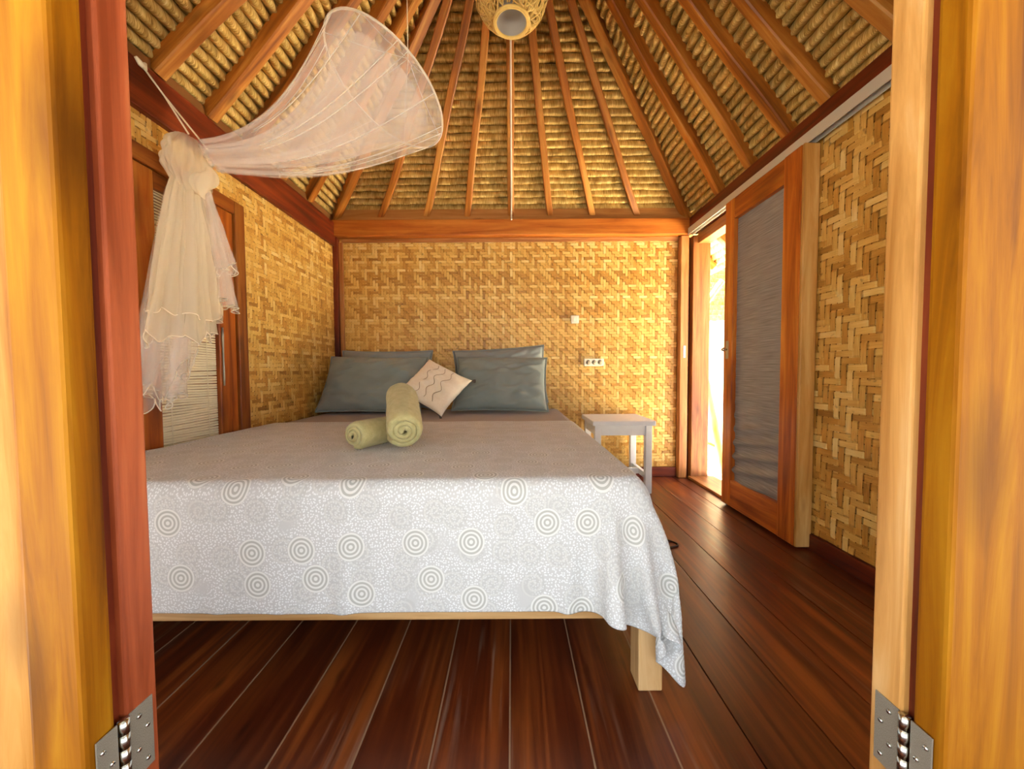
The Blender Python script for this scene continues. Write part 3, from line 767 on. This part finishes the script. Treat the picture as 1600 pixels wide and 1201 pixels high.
def orient(o, p, ax, roll=0):
    x = ax.normalized(); z = Vector((0, 0, 1)); y = z.cross(x).normalized(); z = x.cross(y)
    o.matrix_world = Matrix(((x.x, y.x, z.x, p[0]), (x.y, y.y, z.y, p[1]), (x.z, y.z, z.z, p[2]), (0, 0, 0, 1))) @ Matrix.Rotation(roll, 4, 'X')
orient(t1, (-.555, 1.535, .686), ax); tag(t1, 'khaki rolled towel lying flat on the bedspread, the lower one', 'towel', 'rolled towels on the bed')
t2 = towel(.083, .33, 3, 5)
orient(t2, (-.452, 1.515, .765), Vector((-.29, .87, .34)), .9); tag(t2, 'thicker khaki rolled towel propped slanting over the other towel', 'towel', 'rolled towels on the bed')

# ------------------------------------------------------------------ side table
st = empty('side_table', (.83, 2.94, 0)); tag(st, 'white painted wooden side table standing beside the bed head', 'side table')
def ins_(name, x0, x1, y0, y1, z0, z1, bv=.004): return box(name, x0 - .83, x1 - .83, y0 - 2.94, y1 - 2.94, z0, z1, M_WHITE, st, bv)
ins_('table_top', .595, 1.062, 2.715, 3.165, .515, .552, .006)
for x in (.615, .995):
    for y in (2.74, 3.095): ins_('leg', x, x + .048, y, y + .045, 0, .514)
for y in (2.745, 3.11): ins_('apron', .664, .994, y, y + .022, .440, .514, .002)
for x in (.62, 1.015): ins_('apron', x, x + .022, 2.786, 3.094, .440, .514, .002)
for x in (.625, 1.008): ins_('stretcher', x, x + .025, 2.786, 3.094, .10, .145, .002)
ins_('stretcher', .652, 1.007, 2.93, 2.955, .10, .145, .002)

# ------------------------------------------------------------------ wall fittings
so_ = empty('wall_socket', (.702, YB - .004, .995)); tag(so_, 'white triple power socket on the woven back wall', 'socket')
box('body', -.085, .085, -.034, -.002, -.032, .032, M_PLASTIC, so_, .006)
for x in (-.05, 0, .05):
    r_ = tube('outlet', [(x, -.0345, 0), (x, -.036, 0), (x, -.030, 0)], [.020, .019, .016], plain('socket_recess', rgb('b8a888'), .5), so_, 18)
    for s_ in (-.007, .007): tube('pin_hole', [(x + s_, -.0362, 0), (x + s_, -.0368, 0)], .003, M_DARK, r_, 8)
sw = empty('light_switch', (.541, YB - .004, 1.361)); tag(sw, 'small square white light switch above the triple socket', 'switch')
box('body', -.034, .034, -.028, -.002, -.034, .034, M_PLASTIC, sw, .005)
box('rocker', -.016, .016, -.033, -.027, -.022, .022, M_PLASTIC, sw, .003)

# ------------------------------------------------------------------ conduit on the centre rafter
nb = outn('back'); pc, qc = Vector((0.004, 3.2, ZT)), Vector((0.004, RY1, RZ))
inn = -nb * .018
cd = tube('cable_conduit', [Vector((.004, 3.11, 2.178)), pc + inn + Vector((0, -.01, .02)), pc.lerp(qc, .3) + inn * 1.1, pc.lerp(qc, .6) + inn, pc.lerp(qc, .9) + inn], .0068, plain('white_conduit', rgb('efe4d0'), .35), None, 8)
tag(cd, 'thin white cable conduit running down the centre rafter', 'conduit')

# ------------------------------------------------------------------ pendant lamp
LC = Vector((.008, 1.80, 2.72)); LR = .178
lp = empty('pendant_lamp', LC); tag(lp, 'round woven rattan pendant lamp hanging from the roof peak', 'lamp')
av, af = [], []
for k in range(175):
    ax_ = Vector((random.gauss(0, 1), random.gauss(0, 1), random.gauss(0, 1))).normalized()
    u_ = ax_.orthogonal().normalized(); v_ = ax_.cross(u_); off_ = random.uniform(-.75, .75); a0 = random.uniform(0, 2 * PI); sp_ = random.uniform(2.0, 5.0)
    rr_ = LR * random.uniform(.93, 1.0); pts = []
    for i in range(26):
        a_ = a0 + sp_ * i / 25; wob_ = .06 * math.sin(a_ * 5 + k)
        d_ = (ax_ * (off_ + wob_) + (u_ * math.cos(a_) + v_ * math.sin(a_)) * math.sqrt(max(.05, 1 - off_ * off_))).normalized()
        if d_.z < -.885 or d_.z > .93:
            if len(pts) > 2:
                vs, fs = tube(None, pts, .0034, None, None, 5, False, False); b_ = len(av); av += vs; af += [tuple(b_ + q for q in f) for f in fs]
            pts = []; continue
        pts.append(d_ * rr_)
    if len(pts) > 2:
        vs, fs = tube(None, pts, .0034, None, None, 5, False, False); b_ = len(av); av += vs; af += [tuple(b_ + q for q in f) for f in fs]
wk = mesh_obj('woven_shade', av, af, M_RATTAN, lp, True); wk['kind'] = 'stuff'
for zz, rr_, tr_ in ((-.892 * LR, .081, .007), (-.905 * LR, .074, .005)):
    tube('bottom_rim', [(rr_ * math.cos(2 * PI * i / 40), rr_ * math.sin(2 * PI * i / 40), zz) for i in range(40)], tr_, M_RATTAN, lp, 8, True)
vs = []
for j, (r_, z_) in enumerate(((.073, -.90), (.074, -.80), (.072, -.70), (.064, -.62), (.050, -.57), (.032, -.545), (.015, -.54), (.001, -.54))):
    for i in range(40): vs.append((r_ * math.cos(2 * PI * i / 40), r_ * math.sin(2 * PI * i / 40), z_ * LR))
mesh_obj('inner_liner', vs, grid_faces(40, 8, True), M_LINER, lp, True)
tube('lamp_holder', [(0, 0, LR * .9), (0, 0, LR * .55), (0, 0, LR * .5)], [.02, .022, .018], M_PLASTIC, lp, 12)
tube('lamp_cord', [(0, 0, LR * .9), (0, 0, RZ - .06 - LC.z)], .004, M_CABLE, lp, 6)

# ------------------------------------------------------------------ mosquito net
net = empty('mosquito_net', (-1.36, 1.62, 1.86)); tag(net, 'white mosquito net canopy gathered and tied to the left beam', 'mosquito net')
def netpart(name, vs, fs, mat): return mesh_obj(name, [Vector(v) - net.location for v in vs], fs, mat, net, True)
HC = Vector((-.555, 1.70, 2.19)); HN = Vector((.47, .22, .85)).normalized(); HR = .285
e1 = HN.cross(Vector((0, 1, 0))).normalized(); e2 = HN.cross(e1)
K0 = Vector((-1.315, 1.655, 1.872))
# funnel from the knot to the hoop
NU, NS = 160, 50; folds = [(random.choice((7, 9, 11, 13, 17, 23)), random.uniform(0, 6.3), random.uniform(.3, 1)) for _ in range(6)]
vs = []
ax0 = (HC - K0).normalized()
for j in range(NS + 1):
    s_ = j / NS; R_ = .058 + (HR - .058) * (s_ ** 1.45)
    cen = K0.lerp(HC, s_) + Vector((0, 0, -.075 * math.sin(PI * s_) ** 1.0)) + Vector((0, 0, -.05 * s_ * (1 - s_)))
    nn_ = ax0.lerp(HN, min(1, s_ ** 1.3)).normalized(); f1 = (e1 - nn_ * e1.dot(nn_)).normalized(); f2 = nn_.cross(f1)
    for i in range(NU):
        a_ = 2 * PI * i / NU; rp = sum(am * math.sin(fr * a_ + ph + 1.5 * s_ * math.sin(fr)) for fr, ph, am in folds) / 3
        amp = .22 * (1 - s_) ** .8 + .02 * (1 - s_)
        r_ = R_ * (1 + amp * rp)
        vs.append(cen + (f1 * math.cos(a_) + f2 * math.sin(a_)) * r_)
NF = netpart('net_funnel', vs, grid_faces(NU, NS + 1, True), M_NET)
# inner gathered layers
for layer, (rf, amp0) in enumerate(((.72, .35), (.45, .5))):
    vs = []
    for j in range(NS + 1):
        s_ = .97 * j / NS; R_ = (.055 + (HR - .065) * (s_ ** 1.8)) * (rf + (.93 - rf) * s_ ** 4)
        cen = K0.lerp(HC, s_) + Vector((0, 0, -.09 * math.sin(PI * s_)))
        nn_ = ax0.lerp(HN, s_ ** 1.3).normalized(); f1 = (e1 - nn_ * e1.dot(nn_)).normalized(); f2 = nn_.cross(f1)
        for i in range(NU):
            a_ = 2 * PI * i / NU; rp = sum(am * math.sin((fr + 2 + layer) * a_ + ph * 2 + layer) for fr, ph, am in folds) / 3
            vs.append(cen + (f1 * math.cos(a_) + f2 * math.sin(a_)) * R_ * (1 + amp0 * (1 - s_) * rp))
    netpart('net_fold_layer', vs, grid_faces(NU, NS + 1, True), M_NET)
# cap above the hoop
vs = []; AP = .19
for j in range(13):
    s_ = j / 12
    for i in range(48):
        a_ = 2 * PI * i / 48; r_ = HR * (1 - s_) * (1 - .10 * math.sin(PI * s_)) + .004
        vs.append(HC + HN * (AP * s_ ** 1.1) + (e1 * math.cos(a_) + e2 * math.sin(a_)) * r_ * (1 + .0 * s_))
NC = netpart('net_cap', vs, grid_faces(48, 13, True), M_NET)
tube('hoop', [HC - net.location + (e1 * math.cos(2 * PI * i / 56) + e2 * math.sin(2 * PI * i / 56)) * HR for i in range(56)], .0048, M_NETH, net, 8, True)
for k in range(6):      # seams of cap and panels
    a_ = .4 + 2 * PI * k / 6; rp_ = HC + (e1 * math.cos(a_) + e2 * math.sin(a_)) * HR
    tube('seam', [HC + HN * AP - net.location, HC.lerp(rp_, .5) + HN * AP * .46 - net.location, rp_ - net.location], .0016, M_NETH, NC, 5)
for k in range(15):
    a_ = .2 + 2 * PI * k / 15 + .15 * math.sin(k * 2.1); pts = []
    for j in range(8, 26):
        s_ = j / 25; R_ = .058 + (HR - .058) * (s_ ** 1.45)
        cen = K0.lerp(HC, s_) + Vector((0, 0, -.075 * math.sin(PI * s_))) + Vector((0, 0, -.05 * s_ * (1 - s_)))
        nn_ = ax0.lerp(HN, s_ ** 1.3).normalized(); f1 = (e1 - nn_ * e1.dot(nn_)).normalized(); f2 = nn_.cross(f1)
        pts.append(cen + (f1 * math.cos(a_) + f2 * math.sin(a_)) * R_ * 1.0 - net.location)
    tube('seam', pts, .0018, M_NETH, NF, 5)
tipn = HC + HN * AP
roof_pt = Vector((tipn.x, tipn.y, 2.2 + (1.5 + tipn.x) / 1.5 * 1.46 - .01))
tube('hanging_cord', [tipn - net.location, roof_pt - net.location], .002, M_ROPE, net, 6)
# knot: bunched ball with wrapped coils
vs = []
for j in range(25):
    s_ = j / 24; ph = PI * s_
    for i in range(64):
        a_ = 2 * PI * i / 64
        r_ = 1 + .09 * math.sin(9 * a_ + 2 * math.sin(ph * 3)) + .09 * math.sin(17 * a_ + 5 * s_) + .12 * noise.noise(Vector((math.cos(a_) * 2, math.sin(a_) * 2, s_ * 4)))
        rad = (.02 + .052 * math.sin(ph) ** .6) * r_
        vs.append(Vector((-1.365 + .62 * rad * math.cos(a_) * 1.2, 1.605 + rad * 1.45 * math.sin(a_), 1.925 - .24 * s_)))
netpart('knot_bundle', vs, grid_faces(64, 25, True), M_NETD)
vs = []
for j in range(13):
    ph = PI * j / 12
    for i in range(48):
        a_ = 2 * PI * i / 48; r_ = 1 + .08 * math.sin(7 * a_ + j * .4)
        vs.append(Vector((-1.318 + .034 * math.sin(ph) * math.cos(a_) * r_, 1.625 + .066 * math.sin(ph) * math.sin(a_) * r_, 1.755 + .052 * math.cos(ph) + .03 * math.sin(a_))))
netpart('knot_loop', vs, grid_faces(48, 13, True), M_NETD)
# hanging tail layers: rippled flattened sleeves
def sleeve(yc0, yc1, hw0, hw1, z0, z1, xb, amp, seed, hemvar, mat, slope=0.0, flare=.7):
    NUs, NZ = 150, 34; vs = []; rnd = random.Random(seed); fr = [(rnd.choice((5, 8, 11, 14, 19)), rnd.uniform(0, 6.3)) for _ in range(5)]
    for j in range(NZ + 1):
        s_ = j / NZ
        for i in range(NUs):
            a_ = 2 * PI * i / NUs
            hw = hw0 + (hw1 - hw0) * s_ ** flare; yc = yc0 + (yc1 - yc0) * s_
            rp = sum(math.sin(f_ * a_ + p_ + 1.2 * s_) for f_, p_ in fr) / 3
            zz = z0 + (z1 - z0) * s_ + s_ * (hemvar * noise.noise(Vector((math.cos(a_) * 2.3, math.sin(a_) * 2.3, seed))) * 1.6 + slope * math.sin(a_))
            th = (.028 + .034 * s_) * (1 + amp * 1.6 * rp)
            x = xb + th * math.cos(a_) + .012 * s_ * noise.noise(Vector((a_ * 3, s_ * 5, seed)))
            y = yc + hw * math.sin(a_) * (1 + amp * .5 * rp) + .02 * s_ * s_ * math.sin(3 * a_ + seed)
            vs.append(Vector((max(-1.468, x), y, zz)))
    tl_ = netpart('tail_layer', vs, grid_faces(NUs, NZ + 1, True), mat)
    tube('hem', [v - net.location for v in vs[NZ * NUs:]], .0022, M_NETH, tl_, 5, True)
sleeve(1.605, 1.575, .065, .165, 1.74, 1.16, -1.375, .25, 1, .035, M_NETD)
sleeve(1.600, 1.555, .060, .150, 1.72, 1.08, -1.380, .30, 2, .05, M_NETD, .02)
sleeve(1.60, 1.49, .055, .115, 1.70, .92, -1.400, .32, 3, .09, M_NET, .05)
sleeve(1.59, 1.450, .05, .075, 1.60, .82, -1.400, .35, 4, .06, M_NET, .02)
sleeve(1.665, 1.735, .035, .085, 1.78, 1.25, -1.385, .35, 5, .03, M_NET, -.02, .5)
sleeve(1.655, 1.745, .030, .060, 1.76, 1.40, -1.375, .35, 6, .04, M_NET, .0, .5)
# cords to the beam
HK = Vector((-1.455, 1.505, 2.145))
for q in (Vector((-1.345, 1.585, 1.925)), Vector((-1.325, 1.665, 1.90))):
    mid = HK.lerp(q, .38) ; mid = HK.lerp(Vector((-1.335, 1.625, 1.91)), .38)
    tube('tie_cord', [HK - net.location, mid - net.location, q - net.location], .0036, M_ROPE, net, 6)
tube('cord_knot', [HK + Vector((0, -.02, .012)) - net.location, HK - net.location, HK + Vector((.004, .012, -.008)) - net.location, HK + Vector((.002, .015, .014)) - net.location], [.006, .011, .009, .006], M_ROPE, net, 8)

# ------------------------------------------------------------------ cable on the floor
pts = [(.33, 2.25, .004), (.46, 2.16, .004), (.60, 2.10, .004), (.76, 2.03, .004), (.855, 1.965, .004), (.872, 1.925, .004), (.84, 1.90, .004), (.72, 1.89, .004), (.58, 1.885, .004), (.40, 1.90, .004)]
def spline(pts, n=6):
    out = []
    for i in range(len(pts) - 1):
        p0, p1, p2, p3 = [Vector(pts[max(0, min(len(pts) - 1, i + k))]) for k in (-1, 0, 1, 2)]
        for q in range(n):
            t = q / n; out.append(.5 * ((2 * p1) + (p2 - p0) * t + (2 * p0 - 5 * p1 + 4 * p2 - p3) * t * t + (3 * p1 - p0 - 3 * p2 + p3) * t ** 3))
    return out + [Vector(pts[-1])]
tag(tube('floor_cable', spline(pts), .004, M_CABLE, None, 8), 'thin dark cable looping out from under the bed onto the floor', 'cable')

# ------------------------------------------------------------------ outside the doorways
gr = box('ground', -14, 14, .4, 16, -.62, -.52, M_GROUND, bevel=0); tag(gr, 'bright pale sandy ground outside the hut', 'ground', kind='structure')
gl = box('low_bounce_ground', -14, 14, -12, .4, -.62, -.52, fabric('low_bounce_grey', rgb('565450'), rgb('6e6c66'), 4, .95), bevel=0); tag(gl, 'unseen dark ground in front of the hut, added to cut bounce light', 'low_bounce_ground', kind='structure')  # unseen; made dark so less sunlight bounces in through the front
# neighbouring thatched shelter seen through the right doorway
hut = empty('thatched_shelter', (3.4, 5.9, -.52)); tag(hut, 'neighbouring thatched shelter with a whitewashed wall seen through the doorway', 'hut')
def rel(v): return Vector(v) - hut.location
box('white_wall', -2.0, 2.6, .0, .12, 0, 2.3, M_LIME, hut, .01)
up_h = Vector((0, .62, .78)).normalized(); n_h = Vector((0, -.78, .62))
for k in range(12):
    p0 = rel((1.6, 5.35, 1.62)) + up_h * k * .105
    course(p0, p0 + Vector((3.2, 0, 0)), up_h, -n_h * -1, .125, .05, 900 + k, hut, .03)
mesh_obj('roof_slab', [rel((1.5, 5.45, 1.62)), rel((4.9, 5.45, 1.62)), rel((4.9, 6.45, 2.9)), rel((1.5, 6.45, 2.9))], [(0, 1, 2, 3)], M_ROOFTOP, hut)
bf = empty('bamboo_brace_frame', (2.05, 3.6, -.52)); tag(bf, 'leaning bamboo poles of a frame just outside the back doorway', 'bamboo frame')
def pole(p0, p1, r):
    p0, p1 = Vector(p0) - bf.location, Vector(p1) - bf.location; pts, rr_ = [], []
    for i in range(25):
        t = i / 24; pts.append(p0.lerp(p1, t)); rr_.append(r * (1.16 if i % 6 == 3 else 1.0))
    tube('pole', pts, rr_, wood('bamboo', 'Z'), bf, 10)
pole((1.86, 3.62, .95), (2.12, 3.50, -.50), .038)
pole((1.80, 3.60, .27), (2.12, 3.56, .12), .025)
pole((1.80, 3.62, .30), (1.98, 3.62, -.50), .03)
pole((2.20, 3.90, 1.85), (1.90, 3.92, 1.42), .03)
